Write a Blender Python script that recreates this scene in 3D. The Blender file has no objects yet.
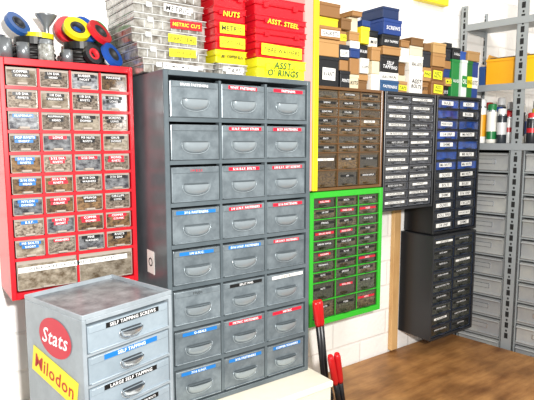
import bpy, bmesh, math, random
from mathutils import Vector, Matrix
random.seed(4)
S=bpy.context.scene
try:
    S.view_settings.view_transform='Standard'
except Exception: pass
CZ=1.66; WY=1.45
def lin(h):
    h=h.lstrip('#'); r=[int(h[i:i+2],16)/255 for i in (0,2,4)]
    return tuple([(c/12.92 if c<=.04045 else ((c+.055)/1.055)**2.4) for c in r])+(1,)
MATS={}
def mat(name,hexc,rough=.5,metal=0,noise=0,scale=40,hex2=None,spec=.5,rand=0,stretch=None,coat=0):
    if name in MATS: return MATS[name]
    m=bpy.data.materials.new(name); m.use_nodes=True; nt=m.node_tree; N=nt.nodes; L=nt.links
    b=N['Principled BSDF']; b.inputs['Roughness'].default_value=rough; b.inputs['Metallic'].default_value=metal
    b.inputs['Specular IOR Level'].default_value=spec
    if coat: b.inputs['Coat Weight'].default_value=coat; b.inputs['Coat Roughness'].default_value=.12
    c=lin(hexc); c2=lin(hex2) if hex2 else tuple(x*.72 for x in c[:3])+(1,)
    tc=N.new('ShaderNodeTexCoord'); no=N.new('ShaderNodeTexNoise'); no.inputs['Scale'].default_value=scale; no.inputs['Detail'].default_value=5 if noise else 3
    if noise: no.inputs['Roughness'].default_value=.65
    oi=N.new('ShaderNodeObjectInfo'); mu=N.new('ShaderNodeVectorMath'); mu.operation='ADD'
    sc=N.new('ShaderNodeMath'); sc.operation='MULTIPLY'; sc.inputs[1].default_value=37.0
    mp=N.new('ShaderNodeMapping'); mp.inputs['Scale'].default_value=stretch or (1,1,1)
    L.new(tc.outputs['Object'],mp.inputs[0])
    L.new(oi.outputs['Random'],sc.inputs[0]); L.new(mp.outputs[0],mu.inputs[0]); L.new(sc.outputs[0],mu.inputs[1]); L.new(mu.outputs[0],no.inputs['Vector'])
    cr=N.new('ShaderNodeValToRGB'); cr.color_ramp.elements[0].position=.2; cr.color_ramp.elements[1].position=.7 if noise else .8
    cr.color_ramp.elements[0].color=c2 if noise else tuple(x*.93 for x in c[:3])+(1,); cr.color_ramp.elements[1].color=c
    if noise:
        cr.color_ramp.elements[0].position=.36
    L.new(no.outputs['Fac'],cr.inputs[0])
    out=cr.outputs[0]
    if rand:
        hv=N.new('ShaderNodeHueSaturation'); mr=N.new('ShaderNodeMapRange'); mr.inputs['To Min'].default_value=1-rand; mr.inputs['To Max'].default_value=1+rand
        L.new(oi.outputs['Random'],mr.inputs['Value']); L.new(mr.outputs[0],hv.inputs['Value']); L.new(out,hv.inputs['Color']); out=hv.outputs[0]
    L.new(out,b.inputs['Base Color'])
    MATS[name]=m; return m
# ---------- mesh helpers
def bx(bm,x0,x1,y0,y1,z0,z1,mi=0,bev=0,seg=1):
    r=bmesh.ops.create_cube(bm,size=1)
    vs=r['verts']
    for v in vs:
        v.co=Vector(((x0+x1)/2+v.co.x*(x1-x0),(y0+y1)/2+v.co.y*(y1-y0),(z0+z1)/2+v.co.z*(z1-z0)))
    fs=set(f for v in vs for f in v.link_faces)
    for f in fs: f.material_index=mi
    if bev:
        es=list(set(e for v in vs for e in v.link_edges))
        rr=bmesh.ops.bevel(bm,geom=es,offset=bev,segments=seg,affect='EDGES',profile=.5)
        for f in rr['faces']: f.material_index=mi
def lathe(bm,prof,mi=0,n=24,mis=None):
    rings=[]
    for (r,z) in prof:
        rings.append([bm.verts.new((r*math.cos(2*math.pi*i/n),r*math.sin(2*math.pi*i/n),z)) for i in range(n)])
    for k in range(len(rings)-1):
        for i in range(n):
            f=bm.faces.new((rings[k][i],rings[k][(i+1)%n],rings[k+1][(i+1)%n],rings[k+1][i]))
            f.material_index=mis[k] if mis else mi; f.smooth=True
    return rings
def tube(bm,pts,rad,mi=0,n=10,rads=None,cap=True):
    pts=[Vector(p) for p in pts]; rings=[]
    for k,p in enumerate(pts):
        d=(pts[min(k+1,len(pts)-1)]-pts[max(k-1,0)]).normalized()
        a=d.orthogonal().normalized() if abs(d.z)>.95 else d.cross(Vector((0,0,1))).normalized()
        b=d.cross(a)
        rr=rads[k] if rads else rad
        rings.append([bm.verts.new(p+a*rr*math.cos(2*math.pi*i/n)+b*rr*math.sin(2*math.pi*i/n)) for i in range(n)])
    for k in range(len(rings)-1):
        for i in range(n):
            f=bm.faces.new((rings[k][i],rings[k][(i+1)%n],rings[k+1][(i+1)%n],rings[k+1][i])); f.material_index=mi; f.smooth=True
    if cap:
        for rg in (rings[0],rings[-1]):
            f=bm.faces.new(rg); f.material_index=mi
def mesh(bm,mats,name='m'):
    bmesh.ops.recalc_face_normals(bm,faces=bm.faces)
    me=bpy.data.meshes.new(name); bm.to_mesh(me); bm.free()
    for m in mats: me.materials.append(m)
    return me
def obj(name,me,parent=None,loc=(0,0,0),rot=(0,0,0),**kw):
    o=bpy.data.objects.new(name,me); S.collection.objects.link(o)
    o.location=loc; o.rotation_euler=rot
    if parent: o.parent=parent
    for k,v in kw.items(): o[k]=v
    return o
def top(name,label,cat,X,Y,Z,rot=0,group=None,me=None):
    o=obj(name,me,None,(X,Y-WY,CZ+Z),(0,0,rot)); o['label']=label; o['category']=cat
    if group: o['group']=group
    return o
# ---------- text
TC={}
def textgeo(s,bold=.014,shear=0):
    if (s,shear) in TC: return TC[(s,shear)]
    c=bpy.data.curves.new('t','FONT'); c.body=s; c.size=1; c.resolution_u=2; c.offset=bold; c.fill_mode='FRONT'; c.shear=shear; c.space_character=1.08
    o=bpy.data.objects.new('t',c); S.collection.objects.link(o)
    dg=bpy.context.evaluated_depsgraph_get(); dg.update()
    me=bpy.data.meshes.new_from_object(o.evaluated_get(dg))
    V=[(v.co.x,v.co.y) for v in me.vertices]; F=[tuple(p.vertices) for p in me.polygons]
    bpy.data.objects.remove(o); bpy.data.curves.remove(c); bpy.data.meshes.remove(me)
    x0=min(v[0] for v in V);x1=max(v[0] for v in V);y0=min(v[1] for v in V);y1=max(v[1] for v in V)
    V=[((x-(x0+x1)/2)/(x1-x0),(y-(y0+y1)/2)/(y1-y0)) for x,y in V]
    TC[(s,shear)]=(V,F,(x1-x0)/(y1-y0)); return TC[(s,shear)]
LS={'black':('#121212','#f4f4f4'),'red':('#cc1a34','#ffffff'),'blue':('#1a70b8','#ffffff'),'white':('#f6f4ee','#141414'),
    'green':('#1c8a3c','#ffffff'),'yellow':('#f6ec2a','#1c1c1c'),'redonyellow':('#fbe418','#c01818'),'yellowonred':('#d01824','#f8e830'),
    'bare_red':(None,'#c01830'),'bare_white':(None,'#f4f4f4'),'bare_black':(None,'#181818'),'bare_green':(None,'#0c5a28'),'bare_yellow':(None,'#f8ea30'),'greenonyellow':('#f0f030','#0c3014')}
LC={}
def labelmesh(text,w,h,style,shape='rect',pad=.88,fill=.7,shear=0,wob=0,bold=.014):
    key=(text,round(w,4),round(h,4),style,shape)
    if key in LC: return LC[key]
    bg,fg=LS[style]; V=[];F=[];M=[]
    mats=[]
    if bg:
        mats.append(mat('tape_'+style,bg,.35))
        if shape=='rect':
            e=.0006
            V=[(-w/2,0,-h/2),(w/2,0,-h/2),(w/2,0,h/2),(-w/2,0,h/2),(-w/2,-e,-h/2),(w/2,-e,-h/2),(w/2,-e,h/2),(-w/2,-e,h/2)]
            F=[(4,5,6,7),(0,1,5,4),(1,2,6,5),(2,3,7,6),(3,0,4,7)]; M=[0]*5
        else:
            n=32
            V=[(w/2*math.cos(2*math.pi*i/n),-.0006,h/2*math.sin(2*math.pi*i/n)) for i in range(n)]; F=[tuple(range(n))]; M=[0]
    mats.append(mat('print_'+style,fg,.5))
    fi=len(mats)-1
    lines=text.split('\n') if text.strip() else []
    nl=len(lines)
    for li,t in enumerate(lines):
        tv,tf,asp=textgeo(t,bold,shear)
        hh=h*fill/nl; ww=min(w*pad,hh*asp*1.05)
        if ww<hh*asp: hh=max(ww/asp*1.0,hh*.6)
        zc=h*.8*((nl-1)/2-li)/nl
        o=len(V); V+=[(x*ww,-.0011,y*hh+zc+wob*h*math.sin(x*9+li)) for x,y in tv]; F+=[tuple(i+o for i in f) for f in tf]; M+=[fi]*len(tf)
    me=bpy.data.meshes.new('label'); me.from_pydata(V,[],F)
    for m in mats: me.materials.append(m)
    for p,mi in zip(me.polygons,M): p.material_index=mi
    LC[key]=me; return me
# ---------- drawers
dark=mat('gap_black','#0c0c0c',.7)
DC={}
def drawermesh(w,h,style,m,m2,depth):
    key=(round(w,4),round(h,4),style,m.name)
    if key in DC: return DC[key]
    bm=bmesh.new()
    if style=='clear':
        bx(bm,-w/2,w/2,.004,depth,0,h,0)
        e=.0014
        bx(bm,-w/2,-w/2+e,.0,.004,0,h,1); bx(bm,w/2-e,w/2,.0,.004,0,h,1)
        bx(bm,-w/2,w/2,.0,.0045,0,e*1.3,1)
        bx(bm,-w/2+e,w/2-e,.0025,.0045,h*.86,h,1)
        a=min(w*.2,.016)
        vs=[bm.verts.new(p) for p in [(-a,0,.002),(a,0,.002),(a*.8,-.009,.003),(-a*.8,-.009,.003),(-a,0,.006),(a,0,.006),(a*.8,-.009,.0075),(-a*.8,-.009,.0075)]]
        for f in [(0,1,2,3),(4,5,6,7),(3,2,6,7),(0,3,7,4),(1,2,6,5)]:
            bm.faces.new([vs[i] for i in f]).material_index=1
    elif style=='steel':
        bx(bm,-w/2,w/2,0,depth,0,h,0,.002,2)
        bx(bm,-w/2+.002,w/2-.002,-.004,.001,0.0005,.004,0,.001)
        bx(bm,-w/2+.002,w/2-.002,-.002,.001,h-.015,h-.001,0,.001)
    elif style=='bin':
        bx(bm,-w/2,w/2,0,depth,0,h,0,.0015)
        bx(bm,-w/2,w/2,-.014,.001,h-.010,h-.002,0,.003)
        bx(bm,-w/2,w/2,-.007,.001,.001,.009,0,.002)
        bx(bm,-w*.22,w*.22,-.003,.001,h*.38,h*.66,1,.001)
        bx(bm,-w*.20,w*.20,-.0036,-.002,h*.41,h*.63,0,0)
    me=mesh(bm,[m,m2]); DC[key]=me; return me
HC={}
def cupmesh(a,b,c,m,shadow='#585e62'):
    k=(a,b,c,m.name)
    if k in HC: return HC[k]
    bm=bmesh.new(); n=20;q=6; g=[]
    pw=.62
    for j in range(q+1):
        ph=math.pi/2*j/q
        row=[]
        for i in range(n+1):
            s=math.sin(math.pi*i/n) if 0<i<n else 0
            row.append(bm.verts.new((a*math.cos(math.pi*i/n),-c*(s**.6 if s else 0)*math.sin(ph)-.0005,-b*(s**pw if s else 0)*math.cos(ph))))
        g.append(row)
    for j in range(q):
        for i in range(n):
            f=bm.faces.new((g[j][i],g[j][i+1],g[j+1][i+1],g[j+1][i])); f.smooth=True
    bmesh.ops.remove_doubles(bm,verts=bm.verts,dist=1e-5)
    tube(bm,[((a+.002)*math.cos(math.pi*i/n),-.001,-(b+.002)*(math.sin(math.pi*i/n)**pw if 0<i<n else 0)) for i in range(n+1)],.0015,0,6)
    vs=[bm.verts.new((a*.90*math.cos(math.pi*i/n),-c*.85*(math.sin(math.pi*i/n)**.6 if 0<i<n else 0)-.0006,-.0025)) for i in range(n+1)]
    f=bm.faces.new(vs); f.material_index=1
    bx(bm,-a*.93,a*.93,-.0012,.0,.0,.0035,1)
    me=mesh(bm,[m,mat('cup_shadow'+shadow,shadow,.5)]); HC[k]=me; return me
def cabinet(name,label,X,Y,Z,rot,w,d,h,rows,mf,md,md2,style,labfn,t=.01,rail=.003,tt=.01,handle=None,framename='cabinet_frame',cat='drawer cabinet',facey=.004,gap=.001,side=None):
    root=top(name,label,cat,X,Y,Z,rot)
    bm=bmesh.new()
    bx(bm,0,t,0,d,0,h,0,.0015); bx(bm,w-t,w,0,d,0,h,0,.0015)
    bx(bm,t,w-t,0,d,h-tt,h,0,.001); bx(bm,t,w-t,0,d,0,tt,0,.001)
    bx(bm,t,w-t,d*.85,d,tt,h-tt,1)
    z=h-tt
    cells=[]
    for r,(rh,nc) in enumerate(rows):
        z-=rh
        if r<len(rows)-1:
            bx(bm,t,w-t,.001,.02,z-rail/2,z+rail/2,0); bx(bm,t,w-t,.02,d*.85,z-rail/2,z+rail/2,1)
        cw=(w-2*t)/nc
        for c in range(nc):
            if c: bx(bm,t+c*cw-rail*.35,t+c*cw+rail*.35,.003,.02,z+rail/2,z+rh-rail/2,0)
            cells.append((r,c,t+(c+.5)*cw,z+rail/2+.0005,cw-rail*.7-.002,rh-rail-gap))
    obj(framename,mesh(bm,[mf,dark]),root)
    for r,c,cx,cz,cw,ch in cells:
        mm=md(r,c) if callable(md) else md
        dr=obj('drawer',drawermesh(cw,ch,style,mm,md2,d*.82-.01),root,(cx,facey+(random.uniform(0,.003) if style=='clear' else 0),cz))
        for (tx,st,fw,fz,hh) in labfn(r,c):
            yy=.0032 if style=='clear' else -.0022
            if style=='clear' and fz>.7: yy=.0024
            obj('label',labelmesh(tx,cw*fw,hh,st),dr,(cw*random.uniform(-.03,.03),yy,ch*fz),(0,random.uniform(-.02,.02),0))
        if handle:
            a,b,cc,fz,hm=handle
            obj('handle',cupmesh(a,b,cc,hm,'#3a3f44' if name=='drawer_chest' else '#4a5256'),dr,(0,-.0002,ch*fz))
    return root,cells
# ---------- materials
m_red=mat('red_paint','#d21c28',.3)
m_grey=mat('grey_steel','#667075',.3,.15,1,8,'#525c61')
m_greyd=mat('grey_drawer','#7e888d',.25,.2,1,26,'#616a6f',rand=.12)
m_cup=mat('cup_grey','#98a2a7',.2,.35)
m_chest=mat('chest_grey','#a2abb1',.3,.1,1,14,'#8d969c',coat=.3)
m_chestd=mat('chest_drawer','#9aa7b0',.2,.1,1,14,'#8a97a0',coat=.5)
m_green=mat('green_paint','#32b82a',.35)
m_brown=mat('brown_frame','#6e4a26',.3)
m_black=mat('black_frame','#141417',.35)
m_charc=mat('charcoal','#222326',.35)
m_chrome=mat('chrome','#c9ced2',.2,.8)
ST=(1,1,1.5)
m_clear_b=mat('plastic_brown_contents','#a09484',.15,0,1,150,'#3c3026',rand=.45,stretch=ST,coat=1)
m_clear_b2=mat('plastic_light_contents','#b0a694',.15,0,1,45,'#5c4e3c',rand=.3,stretch=ST,coat=1)
m_clear_b3=mat('plastic_rust_contents','#94744e',.15,0,1,80,'#33251b',rand=.4,stretch=ST,coat=1)
m_clear_b4=mat('plastic_steel_contents','#9fa2a4',.15,0,1,60,'#34343a',rand=.3,stretch=ST,coat=1)
m_clear_e=mat('plastic_edge','#aba196',.15)
m_clear_d=mat('plastic_dark_contents','#725832',.15,0,1,150,'#2e2010',rand=.5,stretch=ST,coat=1)
m_clear_d2=mat('plastic_dark_contents_two','#5c5446',.15,0,1,120,'#252018',rand=.5,stretch=ST,coat=1)
m_edge_d=mat('plastic_edge_dark','#5a4a34',.2)
m_grn_d=mat('plastic_dark_green_contents','#4c5038',.15,0,1,120,'#181c12',rand=.5,stretch=ST,coat=1)
m_grn_d2=mat('plastic_dark_mixed_contents','#62563c',.15,0,1,90,'#201c12',rand=.5,stretch=ST,coat=1)
m_edge_gr=mat('plastic_edge_green','#3e4430',.2)
m_clear_g=mat('plastic_grey_contents','#4c4e52',.2,0,1,130,'#202124',rand=.4,stretch=ST,coat=.8)
m_edge_g=mat('plastic_edge_grey','#66686e',.25)
m_dkb=mat('plastic_black','#2a2c30',.2,0,1,80,'#0e0f14',rand=.3,coat=1)
m_dkblue=mat('plastic_blue','#2454b0',.2,0,1,30,'#122c66',rand=.3,coat=1)
m_edge_k=mat('edge_black','#2c3444',.25)
m_dkg=mat('plastic_olive','#44443a',.25,0,1,120,'#14150f',rand=.5,stretch=ST,coat=.6)
m_shelf=mat('shelf_grey','#9ca1a3',.4,.2)
m_bin=mat('bin_grey','#b2b2ac',.35,.1,1,10,'#9a9c9e',rand=.1)
m_white=mat('white_plastic','#ecebe6',.4)
m_cream=mat('cream_paint','#e8e0cb',.5)
m_yel=mat('yellow_paint','#f6e018',.4)
# ---------- room
def wallmat():
    m=bpy.data.materials.new('painted_block'); m.use_nodes=True; N=m.node_tree.nodes; L=m.node_tree.links; b=N['Principled BSDF']
    tc=N.new('ShaderNodeTexCoord')
    sx=N.new('ShaderNodeSeparateXYZ'); cx=N.new('ShaderNodeCombineXYZ'); ad=N.new('ShaderNodeMath'); ad.operation='ADD'
    L.new(tc.outputs['Object'],sx.inputs[0]); L.new(sx.outputs['X'],ad.inputs[0]); L.new(sx.outputs['Y'],ad.inputs[1]); L.new(ad.outputs[0],cx.inputs[0]); L.new(sx.outputs['Z'],cx.inputs[1])
    br=N.new('ShaderNodeTexBrick'); br.inputs['Scale'].default_value=1; br.inputs['Brick Width'].default_value=.3; br.inputs['Row Height'].default_value=.105
    br.inputs['Mortar Size'].default_value=.006; br.inputs['Mortar Smooth'].default_value=.6
    br.inputs['Color1'].default_value=lin('#fcfaf6'); br.inputs['Color2'].default_value=lin('#f8f5f0'); br.inputs['Mortar'].default_value=lin('#eeebe6')
    L.new(cx.outputs[0],br.inputs['Vector'])
    no=N.new('ShaderNodeTexNoise'); no.inputs['Scale'].default_value=60; L.new(tc.outputs['Object'],no.inputs['Vector'])
    mx=N.new('ShaderNodeMath'); mx.operation='MULTIPLY_ADD'; mx.inputs[1].default_value=-1.0
    L.new(br.outputs['Fac'],mx.inputs[0]); L.new(no.outputs['Fac'],mx.inputs[2])
    bp=N.new('ShaderNodeBump'); bp.inputs['Strength'].default_value=.4; bp.inputs['Distance'].default_value=.005
    L.new(mx.outputs[0],bp.inputs['Height']); L.new(bp.outputs[0],b.inputs['Normal']); L.new(br.outputs['Color'],b.inputs['Base Color']); b.inputs['Roughness'].default_value=.6
    return m
wm=wallmat()
def slab(name,x0,x1,y0,y1,z0,z1,m):
    bm=bmesh.new(); bx(bm,x0,x1,y0,y1,z0,z1)
    o=obj(name,mesh(bm,[m])); o['kind']='structure'; return o
slab('wall_back',-1.2,2.9,0,.12,0,2.7,wm)
slab('wall_right',2.78,2.9,-2.6,0,0,2.7,wm)
slab('floor',-1.2,2.9,-2.6,.12,-.1,0,mat('concrete','#8d8a85',.8,0,1,6,'#77746f'))
# ---------- wooden bench
def woodmat(name,c1,c2,rotz=0,sc=2.2):
    m=bpy.data.materials.new(name); m.use_nodes=True; N=m.node_tree.nodes; L=m.node_tree.links; b=N['Principled BSDF']
    tc=N.new('ShaderNodeTexCoord'); mp=N.new('ShaderNodeMapping'); mp.inputs['Scale'].default_value=(1.6,8,8) if not rotz else (9,9,1.2)
    L.new(tc.outputs['Object'],mp.inputs[0]); no=N.new('ShaderNodeTexNoise'); no.inputs['Scale'].default_value=sc; no.inputs['Detail'].default_value=9; no.inputs['Roughness'].default_value=.65
    L.new(mp.outputs[0],no.inputs['Vector']); cr=N.new('ShaderNodeValToRGB'); cr.color_ramp.elements[0].position=.3; cr.color_ramp.elements[1].position=.7
    cr.color_ramp.elements[0].color=lin(c1); cr.color_ramp.elements[1].color=lin(c2); L.new(no.outputs['Fac'],cr.inputs[0])
    out=cr.outputs[0]
    if not rotz:
        n2=N.new('ShaderNodeTexNoise'); n2.inputs['Scale'].default_value=7; n2.inputs['Detail'].default_value=6; L.new(tc.outputs['Object'],n2.inputs['Vector'])
        r2=N.new('ShaderNodeValToRGB'); r2.color_ramp.elements[0].position=.35; r2.color_ramp.elements[1].position=.6; r2.color_ramp.elements[0].color=(.6,.56,.52,1); r2.color_ramp.elements[1].color=(1,1,1,1); L.new(n2.outputs['Fac'],r2.inputs[0])
        mm=N.new('ShaderNodeMix'); mm.data_type='RGBA'; mm.blend_type='MULTIPLY'; mm.inputs[0].default_value=1
        L.new(out,mm.inputs[6]); L.new(r2.outputs[0],mm.inputs[7]); out=mm.outputs[2]
    L.new(out,b.inputs['Base Color']); b.inputs['Roughness'].default_value=.5
    return m
m_wood=woodmat('bench_wood','#7a4c22','#be8a52'); m_strip=woodmat('strip_wood','#b88a54','#dcb47c',1,3)
b=top('workbench','brown worn wooden workbench top along the white block wall','workbench',1.0,1.44,-.9)
bm=bmesh.new()
pl=[(0,0),(1.055,0),(1.11,-.40),(1.17,-.84),(0,-.84)]
lo=[bm.verts.new((x,y,-.045)) for x,y in pl]; hi=[bm.verts.new((x,y,0)) for x,y in pl]
bm.faces.new(hi); bm.faces.new(lo)
for i in range(5): bm.faces.new((lo[i],lo[(i+1)%5],hi[(i+1)%5],hi[i]))
obj('bench_top',mesh(bm,[m_wood]),b)
for (x,y) in [(.05,-.05),(1.0,-.05),(.05,-.78),(1.05,-.78)]:
    bm=bmesh.new(); bx(bm,x-.035,x+.035,y-.035,y+.035,-.76,-.045,0,.003); obj('leg',mesh(bm,[m_wood]),b)
# cream stand
b=top('cream_stand','low cream painted stand under the grey cabinet','cabinet',.12,1.06,0)
b.location.z=0
H=CZ-.69
bm=bmesh.new(); bx(bm,0,.862,0,.385,0,H-.02,0,.003); obj('body',mesh(bm,[m_cream]),b)
bm=bmesh.new(); bx(bm,-.004,.866,-.006,.388,H-.02,H,0,.004); obj('stand_top',mesh(bm,[mat('cream_top','#ece5d2',.45)]),b)
bm=bmesh.new(); bx(bm,.05,.41,-.012,0,.1,H-.08,0,.003); obj('door',mesh(bm,[m_cream]),b)
bm=bmesh.new(); bx(bm,.45,.81,-.012,0,.1,H-.08,0,.003); obj('door',mesh(bm,[m_cream]),b)
b=top('side_table','small white table carrying the grey drawer chest','table',.1,.86,0); b.location.z=0
bm=bmesh.new(); bx(bm,-.02,.40,0,.185,H-.03,H,0,.003); obj('table_top',mesh(bm,[m_white]),b)
for (x,y) in [(.0,.02),(.38,.02),(.0,.165),(.38,.165)]:
    bm=bmesh.new(); bx(bm,x-.015,x+.015,y-.015,y+.015,0,H-.03,0,.002); obj('leg',mesh(bm,[m_white]),b)
# ---------- RED cabinet
redtx=[["COPPER","1/4 DIA","RUBBER","MACHINE"],["1/8 DIA","1/8 DIA","1/8 DIA","1/8 DIA"],["ALUMINIUM","ALUMINIUM","STEEL","SCREWS"],["POP RIVETS","LONG","M3 NUTS","GRUB"],
["5/32 DIA","5/32 DIA","5/32 DIA","MONEL"],["3/16 DIA","3/16 DIA","3/16 DIA","3/16 DIA"],["NYLON","NYLON","SPRINGS","CIRCLIPS"],["B.S.F.","RIVETS","COPPER","COPPER"],["M5 BOLTS","WASHERS","PINS","RIVETS"]]
def redlab(r,c):
    if r==9: return []
    st='black' if r<2 or (c>=2 and r in(2,3,5,6,8)) else ('blue' if (c==0) else ('red' if r in (3,4,7) or c==1 and r>4 else 'black'))
    L=[(redtx[r][c],st,random.uniform(.55,.76),.78,.0078)]
    k=(r*3+c*2)%5
    if k!=1: L.append((random.choice(["DOMED","RIVETS","WASHERS","C/SUNK","HEAD","LONG","SHORT"]),st,random.uniform(.45,.72),.57,.0070))
    return L
rh=.0495
def redm(r,c):
    if r==9: return m_clear_b2
    k=(r*3+c*5)%8
    return [m_clear_b2,m_clear_b,m_clear_b4,m_clear_b,m_clear_b3,m_clear_b,m_clear_b4,m_clear_b3][k]
root,cells=cabinet('drawer_cabinet','red metal wall cabinet with small clear drawers and labels',.197,1.30,-.373,0,.307,.148,.556,[(rh,4)]*9+[(.079,2)],m_red,redm,m_clear_e,'clear',redlab,t=.011,rail=.007,tt=.0158)
obj('label',labelmesh("WEBER GASKETS/KITS & NEEDLES (DCOE'S ETC)",.262,.0125,'white'),root,(.148,.0036,.070),(0,math.radians(-.6),0))
# ---------- GREY cabinet
gt=[["BRASS FASTENERS","WHIT. FASTENERS","FASTENERS"],["","U.N.F. WHIT STUDS","B.S.F. FASTENERS"],["1/4 B.S.F.","5/16 B.S.F. BOLTS","3/8 B.S.F. SET SCREWS"],["3/16 FASTENERS","1/4 U.N.F. FASTENERS","5/16 FASTENERS"],
["1/4 U.N.C.","5/16 U.N.F. FASTENERS","3/8 U.N.F. FASTENERS"],["STUDS","SPLIT PINS","SILENTBLOC"],["O-SEALS","METRIC FASTENERS","METRIC"],["7/16 U.N.F.","3/16 FASTENERS","COPPER WASHERS"]]
def glab(r,c):
    t=gt[r][c]
    if not t: return []
    st=['red','red','red','red','blue','black','red','blue'][r] if c else ['bare_white','bare_red','bare_red','blue','blue','bare_black','blue','blue'][r]
    if c==2 and r in (1,2,4): st='red'
    if r==5 and c==2: st='white'
    if r==6 and c==2: st='red'
    return [(t,st,random.uniform(.66,.84),.90,.0088)]
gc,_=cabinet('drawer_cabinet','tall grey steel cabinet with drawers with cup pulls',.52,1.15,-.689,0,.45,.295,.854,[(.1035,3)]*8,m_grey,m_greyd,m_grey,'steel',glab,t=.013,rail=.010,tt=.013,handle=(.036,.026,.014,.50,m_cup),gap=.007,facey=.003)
obj('sticker',labelmesh("O",.045,.06,'white',fill=.4),gc,(-.0005,.10,.375),(0,0,-math.pi/2))
# ---------- chest
ct=["SELF TAPPING SCREWS","SELF TAPPING","LARGE SELF TAPPING","SOCKET CAP & METRIC ALLEN BOLTS","WOOD SCREWS"]
ch,_=cabinet('drawer_chest','light grey steel chest of drawers with round stickers on its side',.270,.995,-.689,math.radians(16),.226,.225,.342,[(.0648,1)]*5,m_chest,m_chestd,m_chest,'steel',
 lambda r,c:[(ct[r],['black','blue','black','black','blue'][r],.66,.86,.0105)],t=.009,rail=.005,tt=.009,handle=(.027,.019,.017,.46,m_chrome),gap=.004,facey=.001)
bm=bmesh.new()
for a in ((0,.226,0,.004),(0,.226,.221,.225),(0,.004,.004,.221),(.222,.226,.004,.221)): bx(bm,a[0],a[1],a[2],a[3],.342,.352,0,.001)
bx(bm,.004,.222,.004,.221,.3421,.3428,1)
obj('top_rim',mesh(bm,[m_chest,mat('worn_top','#a9afb2',.3,.3,1,30,'#6b7074')]),ch)
sr=(0,0,-math.pi/2)
obj('sticker',labelmesh("Stats",.125,.084,'red','oval',.8,.55,.3),ch,(-.0008,.102,.283),sr,label='round red sticker')
o=obj('sticker',labelmesh("Milodon",.176,.058,'redonyellow','rect',.86,bold=0.010),ch,(-.0008,.112,.200),sr,label='yellow sticker with red lettering')
o.rotation_euler=(Matrix.Rotation(-math.pi/2,4,'Z')@Matrix.Rotation(math.radians(12),4,'Y')).to_euler()
# ---------- wall cabinets
pool=["1/4 UNF","NUTS","5/16 UNF","WASHERS","BOLTS","GREASE NIPPLES","HOSE CLIPS","ROLL PINS","TERMINALS","FUSES","BULBS","M6 NUTS","M8 NUTS","NYLOC NUTS","STUDS","SPRINGS","CLEVIS PINS","CIRCLIPS","OLIVES","JETS","UNIONS","PLUGS","KEYS","SHIMS"]
def P(): return random.choice(pool)
cabinet('drawer_cabinet','brown framed wall cabinet with small smoky drawers',1.110,1.30,-.17,0,.327,.148,.345,[(.0297,3)]*7+[(.0585,3)]*2,m_brown,lambda r,c:m_clear_d if (r+c)%3 else m_clear_d2,m_edge_d,'clear',
 lambda r,c:[(P(),'black' if (r*5+c*3)%7 else 'white',random.uniform(.5,.85),.62,.0075)] if (r*3+c)%8 else [],t=.009,rail=.003,tt=.01)
cabinet('drawer_cabinet','bright green framed wall cabinet with small smoky drawers',1.090,1.29,-.628,0,.345,.158,.456,[(.036,3)]*8+[(.064,3)]*2,m_green,lambda r,c:m_grn_d2 if (r+c)%2 else m_grn_d,m_edge_gr,'clear',
 lambda r,c:[(P(),['red','black','black','red','black','red','black','black','black','black'][(r+c*2)%10],random.uniform(.5,.85),.62,.0080)],t=.0165,rail=.0022,tt=.0195)
cabinet('drawer_cabinet','black framed wall cabinet with grey clear drawers and white labels',1.447,1.30,-.264,0,.29,.148,.439,[(.0322,2)]*13,m_charc,m_clear_g,m_edge_g,'clear',lambda r,c:[(P()+' '+P(),'white' if (r*3+c)%5 else 'black',random.uniform(.65,.94),.6,.0088)],t=.008,rail=.003,tt=.01)
cabinet('drawer_cabinet','dark wall cabinet with blue upper drawers and white labels',1.745,1.30,-.382,0,.30,.148,.557,[(.0413,2)]*13,m_black,lambda r,c:m_dkblue if (r<7 and (r*2+c)%4!=3) else m_dkb,m_edge_k,'clear',
 lambda r,c:[(P(),'white',random.uniform(.5,.72),.55,.016)] if (c==(r%2) or r>6 or r%3==0) else [],t=.008,rail=.003,tt=.01)
cabinet('drawer_cabinet','black wall cabinet with dark drawers above the workbench',1.727,1.28,-.82,0,.29,.168,.436,[(.0462,2)]*9,m_charc,m_dkg,m_edge_k,'clear',lambda r,c:[(P()+' '+P(),'white' if (r*3+c)%7==0 else 'black',random.uniform(.6,.85),.6,.0085)],t=.008,rail=.003,tt=.01)
# ---------- strip on wall, post
bm=bmesh.new(); bx(bm,0,.04,-.02,0,0,.63,0,.002); o=top('wooden_batten','pale wooden batten fixed upright to the white wall','batten',1.665,WY-.001,-.895,me=mesh(bm,[m_strip]))
b=top('tall_post','pink upright post with a yellow painted edge beside the grey cabinet','post',1.050,1.275,-.165)
bm=bmesh.new(); bx(bm,0,.034,0,.172,0,.9,0,.003); obj('post_body',mesh(bm,[mat('pink_body','#e8a29a',.5)]),b)  # post body in a plain pink tone
bm=bmesh.new(); bx(bm,.0345,.055,-.004,.172,0,.9,0,.002); obj('edge_strip',mesh(bm,[mat('yellow_green_paint','#e6dc1c',.4)]),b)
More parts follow.
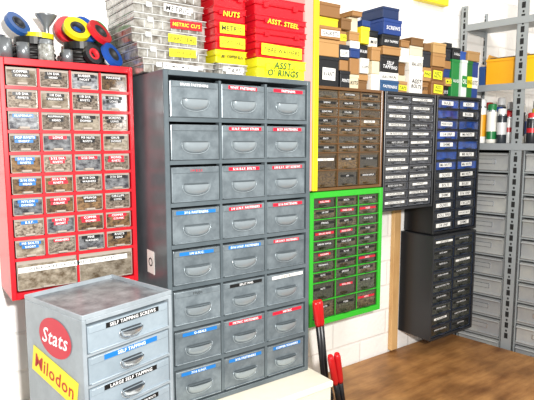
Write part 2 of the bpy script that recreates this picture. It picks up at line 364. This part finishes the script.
# ---------- shelving unit
sx,sy,sr_=2.078,1.40,math.radians(-80)
sh=top('shelving_unit','grey slotted steel shelving holding bins, cans and boxes','shelving',sx,sy,-CZ,sr_)
PX=.203
def post(x,y,flip=1,pw=.042):
    bm=bmesh.new(); Hh=CZ+.58
    bx(bm,x,x+pw,y,y+.002,0,Hh,0); bx(bm,x if flip>0 else x+pw-.002,x+.002 if flip>0 else x+pw,y,y+.035,0,Hh,0)
    z=.8
    while z<Hh-.03:
        bx(bm,x+pw*.34,x+pw*.66,y-.0006,y+.0004,z,z+.024,1); z+=.048
        bx(bm,x+pw*.42,x+pw*.58,y-.0006,y+.0004,z-.018,z-.009,1)
    obj('post',mesh(bm,[m_shelf,dark]),sh)
for x,f in ((-.035,1),(PX,1),(.5,-1)):
    post(x,-.003,f,.045 if x>0 else .03)
for x,f in ((-.03,1),(.5,-1)): post(x,.20,f,.03)
for z in (.12,CZ-.015,CZ+.235,CZ+.50):
    bm=bmesh.new(); bx(bm,-.012,.54,.0,.238,z-.003,z,0); bx(bm,-.012,.54,-.006,-.0035,z-.028,z,0,.0005); bx(bm,-.014,-.011,0,.238,z-.028,z,0); obj('shelf',mesh(bm,[m_shelf]),sh)
def local(x,y,z): 
    v=Matrix.Rotation(sr_,3,'Z')@Vector((x,y,0)); return sx+v.x,sy+v.y,z
for k,(x0,x1) in enumerate(((-.003,PX-.004),(PX+.049,.496))):
    X,Y,_=local(x0,.010,0)
    cabinet('bin_cabinet','grey steel bank of lipped bins on the slotted shelving',X,Y,-CZ+.125,sr_,x1-x0,.220,CZ-.16,[(.0923,1)]*16,m_shelf,m_bin,m_chrome,'bin',
      lambda r,c:[("HOSES",'blue',.38,.52,.018)] if (k==1 and r==1) else [],t=.006,rail=.006,tt=.009,gap=.010,facey=.006)
# cans
gi='spray cans on the steel shelf'
cols=[('#e4e4e2','#c01c20'),('#f0eeea','#1c50a8'),('#30363c','#d8d8d8'),('#e8c828','#202020'),('#2c4c9c','#f0f0f0'),('#c8202a','#f0f0f0'),('#e9e6dc','#207840'),('#dcdad0','#202024'),('#f0f0f0','#b02020'),('#24262a','#c8202a'),('#f2f0ec','#e0a020')]
i=0
for yy in (.026,.074,.124):
    for xx in ((.02,.065,.110,.155,.2,.27,.315,.361,.409,.457) if yy>.05 else (.02,.064,.108,.152,.275,.320,.366,.412,.458)):
        c1,c2=cols[(i*7+3+i//9)%11]; hh=.125+.022*((i*7)%4)+(.01 if yy>.05 else 0); rr=[.96,.86,.96,.90][i%4]; i+=1
        X,Y,_=local(xx+(.008 if .05<yy<.1 else 0),yy,0)
        r=top('spray_can','spray can with printed band and domed cap','can',X,Y,-.0145,random.random()*.6,gi)
        bm=bmesh.new(); q=[(.25,.6),(.35,.5),(.15,.65),(.1,.3)][i%4]
        lathe(bm,[(0,0),(.021*rr,0),(.0225*rr,.003),(.0225*rr,hh*q[0]),(.0225*rr,hh*q[1]),(.0225*rr,hh*.78),(.022*rr,hh*.8),(.018*rr,hh*.86),(.017*rr,hh*.87)],n=20,mis=[0,0,0,1,0,0,2,2])
        obj('can_body',mesh(bm,[mat('can'+c1,c1,.3),mat('band'+c2,c2,.35),m_chrome]),r)
        cc=c2 if i%2 else ('#e8e8e6' if i%3 else c1)
        bm=bmesh.new(); lathe(bm,[(.0195*rr,hh*.84),(.0195*rr,hh*.97),(.016*rr,hh),(0,hh)],n=16); obj('cap',mesh(bm,[mat('band'+cc,cc,.35)]),r)
# ---------- cartons
def carton(X,Y,Z,w,d,h,col,txt=None,style='white',label='small carton',group=None,rot=0,lid=True,lh=.5,lw=.86,lidcol=None):
    r=top('carton',label,'box',X,Y,Z,rot,group)
    m=mat('card'+col,col,.5,0,0,20); ml=mat('card'+(lidcol or col),lidcol or col,.6)
    bm=bmesh.new(); bx(bm,.001,w-.001,.001,d,0,h-.002,0,.0012); obj('box_body',mesh(bm,[m]),r)
    if lid:
        bm=bmesh.new(); lhh=min(.012,h*.25); bx(bm,-.0003,w+.0003,-.0005,d+.001,h-lhh,h-.0008,0,.001); obj('lid',mesh(bm,[ml]),r)
    if txt is not None:
        obj('label',labelmesh(txt,w*lw,min(h*lh,.05),style,shear=.15),r,(w/2,-.0006,h*.42 if lid else h*.5),(0,random.uniform(-.05,.05),0))
    return r
G='boxes stacked on the wall cabinets'
words=["PLUGS","SEALS","M10","PINS","KITS","JETS","BULBS","CLIPS","FUSES","POINTS","ALLEN","VALVES","NUTS","TAPS","CAPS"]
kinds=[('#16181c','black','bare_white'),('#e6e2d6','white','bare_black'),('#1a3a78','blue','bare_white'),('#b08450','brown','greenonyellow'),('#dccfae','cream','bare_black'),
       ('#1c7c36','green','bare_white'),('#f0dc2c','yellow','bare_black'),('#7c5830','dark brown','greenonyellow'),('#f0ede4','white','bare_black'),('#a07444','tan','bare_black'),('#20242c','black','white')]
def col(x0,x1,ztop,seq,mn=.018,mx=.06):
    z=.1755; k=0
    while z<ztop-.012:
        h=min(random.uniform(mn,mx),ztop-z+.005); c,nm,st=kinds[seq[k%len(seq)]]; t=random.choice(words) if (random.random()<.4 and h>.025) else None
        carton(x0,1.310+random.uniform(0,.02),z,x1-x0-.001-random.choice([0,0,.006]),.11,h,c,t,st,label='small '+nm+' carton stacked on the wall cabinets',group=G,lid=(k%2==0),lh=.45)
        z+=h+.0003; k+=1
def one(x0,x1,z0,h,c,t,st,lb,**k):
    carton(x0,1.308+random.uniform(0,.012),z0,x1-x0-.001,.11,h,c,t,st,label=lb,group=G,rot=random.uniform(-.02,.0),**k)
one(1.14,1.235,.1755,.098,'#101216',"AVANTI",'white','black box with a white label on the brown cabinet',lh=.4,lw=.6)
one(1.135,1.235,.274,.055,'#b88c56',None,'','brown cardboard carton on a black box')
one(1.14,1.235,.3295,.04,'#a47644',"GASKETS",'white','brown cardboard carton with white label',lh=.5)
one(1.145,1.228,.37,.028,'#e0c81e',None,'','flat yellow carton on a brown carton')
one(1.14,1.23,.3985,.045,'#8c6236',None,'','dark tan cardboard carton on a stack')
col(1.237,1.284,.40,[0,9,10,3,7,4])
col(1.286,1.334,.43,[4,9,2,8,3])
col(1.336,1.384,.41,[7,3,8,0,6,2,4])
col(1.386,1.432,.38,[8,4,3,1,0,2])
one(1.434,1.534,.1755,.04,'#28527c',"FASTENERS",'bare_white','blue carton with white lettering')
one(1.434,1.534,.2158,.028,'#f2f0e8',"ELECTRICAL",'bare_black','white carton with black lettering')
one(1.434,1.534,.2442,.06,'#121316',"SELF\nTAPPING",'bare_white','black carton with white lettering',lh=.6)
one(1.440,1.534,.3045,.03,'#b08450',None,'','flat brown carton between black and blue')
one(1.434,1.528,.3348,.04,'#15171b',"SELF TAPPERS",'bare_white','black carton with white lettering')
one(1.438,1.534,.3752,.055,'#163a80',"SCREWS",'bare_white','dark blue carton with white lettering',lh=.35)
one(1.434,1.52,.4306,.04,'#142c58',None,'','dark blue carton on a tall stack')
col(1.536,1.590,.36,[3,4,7,1,9])
one(1.592,1.670,.1755,.085,'#f2efe8',"ASST\nBOLTS",'bare_black','white carton with hand lettering',lh=.55)
one(1.592,1.670,.2608,.055,'#f0ece2',"SEAL KITS",'bare_black','white carton with hand lettering')
one(1.592,1.668,.316,.035,'#d8cdb4',None,'','plain cream carton on white cartons')
one(1.595,1.665,.3514,.03,'#7c5830',None,'','dark brown carton on a stack')
col(1.672,1.72,.38,[9,3,10,7,6])
one(1.722,1.802,.1755,.055,'#8e6236',"ASST\nSPRINGS",'greenonyellow','brown carton with a yellow label',lh=.6,lw=.7)
one(1.722,1.802,.2308,.055,'#7c5228',"ASST\nNUTS",'greenonyellow','brown carton with a yellow label',lh=.6,lw=.7)
one(1.722,1.802,.286,.05,'#b08450',None,'','brown cardboard carton on a stack')
one(1.722,1.80,.3364,.04,'#c09a62',None,'','tan carton on a stack of cartons')
col(1.804,1.853,.39,[0,3,2,9,10])
one(1.855,1.908,.1755,.15,'#15803a',"VALVES",'bare_white','tall green carton with white lettering',lh=.2)
one(1.855,1.908,.3258,.045,'#1a1c20',"O-SEALS",'bare_white','black carton with white lettering')
one(1.910,1.948,.1755,.15,'#dfe8df',"OIL",'green','white and green carton with label',lh=.3)
one(1.910,1.948,.3258,.035,'#2450a0',None,'','blue carton on a green carton')
one(1.950,1.990,.1755,.15,'#146a2c',"RINGS",'yellow','green carton with yellow label',lh=.3)
one(1.992,2.040,.1755,.15,'#1c3f86',"KITS",'white','blue carton with white label',lh=.3)
one(1.95,2.035,.3262,.04,'#b08a58',None,'','tan carton on tall cartons')
# shelf of unit
def scarton(x,z,w,h,colr,t=None,s='white',lb='carton on the steel shelf',d=.17,**k):
    X,Y,_=local(x,.045,0); carton(X,Y,z,w,d,h,colr,t,s,label=lb,rot=sr_,group='boxes on the steel shelving',**k)
scarton(.0,.2355,.033,.10,'#f0eee6',"PADS",'bare_black','white carton on the steel shelf')
scarton(.035,.2355,.027,.085,'#2a4c84',None,'white','blue carton on the steel shelf')
def ybin(x,z,w,h,c,lb,y=.045):
    X,Y,_=local(x,y,0); r=top('storage_bin',lb,'storage bin',X,Y,z,sr_,'bins on the steel shelving'); d=.15; t=.003
    bm=bmesh.new(); bx(bm,0,w,0,d,0,t); bx(bm,0,t,.02,d,t,h,0,.0005); bx(bm,w-t,w,.02,d,t,h,0,.0005); bx(bm,t,w-t,d-t,d,t,h); bx(bm,0,w,0,t,t,h*.8,0,.0005)
    for q in (0,w-t):
        vs=[bm.verts.new((xx,yy,zz)) for xx in (q,q+t) for yy,zz in ((.003,h*.8),(.02,h),(.02,t),(.003,t))]
        bm.faces.new(vs[0:4]); bm.faces.new(vs[4:8]); bm.faces.new((vs[0],vs[1],vs[5],vs[4]))
    bx(bm,-.002,w+.002,-.003,0,h*.75,h*.83,0,.001)
    obj('bin_body',mesh(bm,[mat('bin'+c,c,.4)]),r)
    bm=bmesh.new(); bx(bm,t+.001,w-t-.001,.03,d-t-.001,t,h*.9); obj('contents',mesh(bm,[mat('cardbin','#9a7c50',.8,0,1,60,'#3c3020')]),r)
ybin(.066,.2355,.132,.135,'#f4ae1c','orange yellow open plastic bin on the steel shelf')
ybin(.205,.2355,.125,.135,'#f4c41c','bright yellow open plastic bin on the steel shelf')
ybin(.338,.2355,.125,.135,'#f4ae1c','orange yellow open plastic bin on the steel shelf')
# ---------- cases on grey cabinet
def case(X,Y,Z,w,d,h,col,col2,txt,style,label,tw=.6,th=.5,rows=0,group='storage cases on the grey cabinet',tx=.5):
    r=top('storage_case',label,'storage case',X+random.uniform(-.003,.003),Y+random.uniform(0,.008),Z,random.uniform(-.02,.02),group)
    m=mat('case'+col,col,.15,0,1 if rows else 0,40,col2,rand=.1,coat=.8) ; me_=mat('caseedge'+col,'#cfd0ce' if rows else col,.2,coat=.5)
    bm=bmesh.new(); bx(bm,0,w,0,d,0,h*.56,0,.003,2)
    if rows:
        for k in range(1,8): bx(bm,w*k/8-.0008,w*k/8+.0008,-.001,.004,.002,h*.54,1)
    obj('case_base',mesh(bm,[m,me_]),r)
    bm=bmesh.new(); bx(bm,-.002,w+.002,-.002,d+.002,h*.58,h-.0005,0,.003,2); bx(bm,-.003,w+.003,-.0035,d+.002,h*.55,h*.60,1,.001); bx(bm,-.003,w+.003,-.0035,d+.002,h*.93,h*.985,1,.0005); obj('lid',mesh(bm,[m,me_]),r)
    for fx in (.2,.8):
        bm=bmesh.new(); bx(bm,w*fx-.008,w*fx+.008,-.0065,-.003,h*.4,h*.75,0,.0015); obj('latch',mesh(bm,[me_]),r)
    if txt: obj('label',labelmesh(txt,w*tw,h*th,style,fill=.7,shear=.12),r,(w*tx,-.0072,h*.5),(0,random.uniform(-.04,.04),0))
clear='#b4b3ac'; clear2='#5c544a'
case(.510,1.235,.1655,.195,.19,.036,clear,clear2,"ALUMINIUM CRUSH",'white','clear plastic organiser case of small parts',.5,.42,1)
case(.500,1.24,.202,.190,.19,.036,clear,clear2,"COPPER SEALS",'yellow','clear plastic organiser case with a yellow label',.4,.55,1,tx=.62)
case(.490,1.25,.2385,.20,.18,.036,clear,clear2,"FIBRE SEAL",'yellow','clear plastic organiser case with black lettering',.4,.55,1,tx=.66)
case(.495,1.25,.275,.195,.18,.036,clear,clear2,"METRIC CU'S",'yellowonred','clear plastic organiser case with a red label',.46,.6,1,tx=.7)
case(.498,1.25,.3115,.19,.18,.036,clear,clear2,"METRIC",'white','clear plastic organiser case with a white label',.4,.5,1,tx=.6)
case(.492,1.25,.348,.19,.18,.04,clear,clear2,"",'white','clear plastic organiser case on a stack',.4,.4,1)
case(.712,1.21,.1655,.085,.2,.036,clear,clear2,"TAPS",'white','clear plastic case with a white label',.6,.5,1)
case(.700,1.21,.202,.092,.2,.034,'#e8dc24',clear2,"IMP. COPPER SEAL",'bare_black','yellow topped plastic case with black lettering',.85,.6)
case(.700,1.21,.2365,.092,.2,.036,'#d41824',clear2,"DOWTY SEALS",'yellow','red plastic case with a yellow label',.85,.75)
case(.698,1.21,.273,.095,.2,.036,'#d01824',clear2,"METRIC",'yellow','red plastic case with a yellow label',.8,.75)
case(.698,1.21,.3095,.095,.2,.036,'#c81420',clear2,"NUTS",'bare_yellow','red plastic case with yellow lettering',.6,.6)
case(.698,1.21,.346,.095,.2,.04,'#c81420',clear2,"",'white','red plastic case on a stack',.6,.6)
case(.808,1.18,.1655,.165,.2,.056,'#eae226',clear2,"ASST.\nO' RINGS",'bare_green','yellow plastic case with bold green lettering',.86,.9)
case(.806,1.18,.222,.165,.2,.040,'#cc1822',clear2,"FIBRE WASHERS",'yellow','red plastic case with a yellow label',.85,.75)
case(.803,1.18,.2625,.170,.2,.036,'#c81422',clear2,"",'white','red plastic case on a stack',.85,.5)
case(.803,1.18,.299,.170,.2,.034,'#c41424',clear2,"ASST. STEEL",'bare_yellow','red plastic case with yellow lettering',.75,.55)
case(.805,1.185,.3335,.165,.2,.05,'#c81422',clear2,"",'white','red plastic case on a stack',.85,.5)
# ---------- things on red cabinet
def ringmesh(R,r,w,c,core):
    bm=bmesh.new()
    lathe(bm,[(r,-w/2),(R,-w/2),(R,w/2),(r,w/2),(r,-w/2)],n=32,mis=[0,0,0,1])
    for f in bm.faces: f.smooth=False
    bmesh.ops.remove_doubles(bm,verts=bm.verts,dist=1e-6)
    lathe(bm,[(r-.003,-w/2-.0005),(r+.002,-w/2-.0005),(r+.002,w/2+.0005),(r-.003,w/2+.0005),(r-.003,-w/2-.0005)],n=32,mi=1)
    return mesh(bm,[mat('tape'+c,c,.35),mat('core'+core,core,.6)])
def tape(X,Y,Z,R,c,core,lb,rx,rz=0,w=.012,ry=0):
    o=top('tape_roll',lb,'tape',X,Y,Z,0,'tape rolls on the red cabinet',ringmesh(R,R*.5,w,c,core)); o.rotation_euler=(math.radians(rx),math.radians(ry),math.radians(rz)); return o
T=.1835
for k,(x,y) in enumerate(((.285,1.385),(.405,1.385))):
    bm=bmesh.new(); pts=[]
    for i in range(120):
        a=i/120*2*math.pi*5; pts.append(((.045+.006*math.sin(i*.9))*math.cos(a),(.045+.006*math.sin(i*.7))*math.sin(a),.006+.0055*(i/24)))
    tube(bm,pts,.0055,0,6)
    top('cable_coil','coil of thick black cable on the red cabinet','cable',x,y,T,0,'cable coils',mesh(bm,[mat('rubber','#1c1a1a',.5)]))
zc=T+.0415
tape(.29,1.385,zc+.0085,.045,'#151515','#3a3a3a','black electrical tape roll lying on a cable coil',0,0,.017)
tape(.405,1.385,zc+.0085,.045,'#1a1a1c','#3a3a3a','black tape roll lying on a cable coil',0,0,.017)
Z2=zc+.017
tape(.385,1.352,Z2+.030,.033,'#e4d21c','#2a2a2a','yellow tape roll leaning on its edge',58,6)
tape(.440,1.352,Z2+.028,.034,'#c81c26','#2a2a2a','red tape roll leaning on its edge',56,34,)
tape(.414,1.382,Z2+.036,.035,'#1a50a8','#2a2a2a','blue tape roll leaning behind the others',66,22)
tape(.452,1.402,Z2+.034,.034,'#1e8a40','#2a2a2a','green tape roll standing behind the others',76,24)
tape(.378,1.408,Z2+.036,.034,'#c81c26','#c8a878','red tape roll standing behind the others',78,10)
tape(.462,1.328,T+.029,.032,'#1a50a8','#2a2a2a','blue tape roll leaning on its edge',64,36)
tape(.412,1.320,T+.025,.025,'#1c1c1e','#c8202a','small black tape roll standing on its edge',74,20)
tape(.252,1.366,Z2+.028,.030,'#24508c','#20242c','blue tape roll leaning on its edge',58,34)
tape(.300,1.375,Z2+.006,.034,'#e4d21c','#2a2a2a','yellow tape roll lying flat on a black roll',2,0)
# small dark funnel among the clutter
bm=bmesh.new(); lathe(bm,[(.006,0),(.007,.018),(.024,.042),(.026,.046),(.023,.045),(.006,.02),(.004,0)],n=24)
top('funnel','small grey metal funnel standing on a tape roll','funnel',.318,1.372,Z2+.0125,0,None,mesh(bm,[mat('dull_steel','#8b8f92',.3,.6)]))
for k,(x,y,r,h) in enumerate(((.216,1.33,.016,.045),(.254,1.325,.014,.038),(.35,1.32,.013,.03),(.213,1.385,.016,.06))):
    bm=bmesh.new(); lathe(bm,[(0,0),(r,0),(r,h),(r*.8,h),(r*.75,h*.7),(0,h*.7)],n=20)
    top('steel_tin','small open steel tin on the red cabinet','tin',x,y,T,0,'small tins on the red cabinet',mesh(bm,[mat('dull_steel','#8b8f92',.3,.6)]))
b=top('glass_jar','small clear jar of parts with a grey lid','jar',.302,1.318,T)
bm=bmesh.new(); lathe(bm,[(0,0),(.016,0),(.018,.003),(.018,.034),(.014,.038),(.014,.04)],n=24); obj('jar_body',mesh(bm,[mat('jar_contents','#b9bcb6',.1,0,1,120,'#6c6860',coat=1)]),b)
bm=bmesh.new(); lathe(bm,[(.0155,.038),(.0155,.047),(.014,.048),(0,.048)],n=24); obj('lid',mesh(bm,[mat('lid_grey','#8a8e90',.3,.4)]),b)
# ---------- yellow spirit level on the wall
b=top('spirit_level','yellow spirit level hung on the white wall','spirit level',1.76,WY-.0283,.565)
bm=bmesh.new(); bx(bm,0,.2,0,.028,0,.04,0,.002); obj('level_body',mesh(bm,[m_yel]),b)
bm=bmesh.new(); bx(bm,.08,.12,-.002,.001,.01,.03,0); obj('vial',mesh(bm,[mat('vial','#c8e860',.2)]),b)
# ---------- bolt cutters
def cutter(p0,p1,label,off,gl=.3,name='bolt_cutter',rg=.0105):
    r=top(name,label,'tool',p0[0],p0[1],p0[2])
    v=Vector(p1)-Vector(p0)
    for s in (-1,1):
        o=Vector((s*off,0,0))
        bb=v*(1-gl)+o; c=v+o*1.3
        bm=bmesh.new(); tube(bm,[v*.22,v*.3+o*.8,bb],.0085,0,10); obj('handle',mesh(bm,[m_black]),r)
        bm=bmesh.new(); tube(bm,[bb,bb.lerp(c,.1),bb.lerp(c,.9),c],.01,0,12,[rg*.8,rg,rg,rg*.75]); obj('grip',mesh(bm,[mat('grip_red','#c4181e',.3)]),r)
    bm=bmesh.new()
    for s in (-1,1):
        pts=[v*.24+Vector((s*.004,0,0)),v*.15+Vector((s*.014,0,0)),v*.05+Vector((s*.01,0,0)),Vector((s*.002,0,0))]
        tube(bm,pts,.008,0,8,[.014,.013,.010,.005])
    obj('jaw',mesh(bm,[m_charc]),r)
cutter((1.10,1.2,-.892),(.990,1.135,-.475),'bolt cutter with red grips leaning on the grey cabinet',.006,.2)
cutter((1.12,1.15,-.892),(1.012,1.085,-.63),'shorter red gripped cutter leaning beside the grey cabinet',.010,.42)
# ---------- light
w=bpy.data.worlds.new('w'); S.world=w; w.use_nodes=True; w.node_tree.nodes['Background'].inputs[0].default_value=(1,.985,.96,1); w.node_tree.nodes['Background'].inputs[1].default_value=.55
def area(loc,tgt,size,e,col=(1,1,1)):
    l=bpy.data.lights.new('a','AREA'); l.size=size; l.energy=e; l.color=col
    o=bpy.data.objects.new('area_light',l); S.collection.objects.link(o); o.location=loc
    o.rotation_euler=(Vector(tgt)-Vector(loc)).to_track_quat('-Z','Y').to_euler()
area((.1,-1.7,1.86),(1.3,0,1.25),.08,50,(1,.98,.95))
area((1.5,-1.3,2.9),(1.6,0,1.2),1.0,20,(1,.98,.95))
# ---------- camera
th=math.radians(35.4); p=math.radians(6.6)
cam=bpy.data.cameras.new('camera'); co=bpy.data.objects.new('camera',cam); S.collection.objects.link(co)
cam.sensor_width=36; cam.lens=520/534*36; cam.clip_start=.02
co.location=(0,-WY,CZ)
co.rotation_euler=Vector((math.sin(th)*math.cos(p),math.cos(th)*math.cos(p),-math.sin(p))).to_track_quat('-Z','Y').to_euler()
S.camera=co
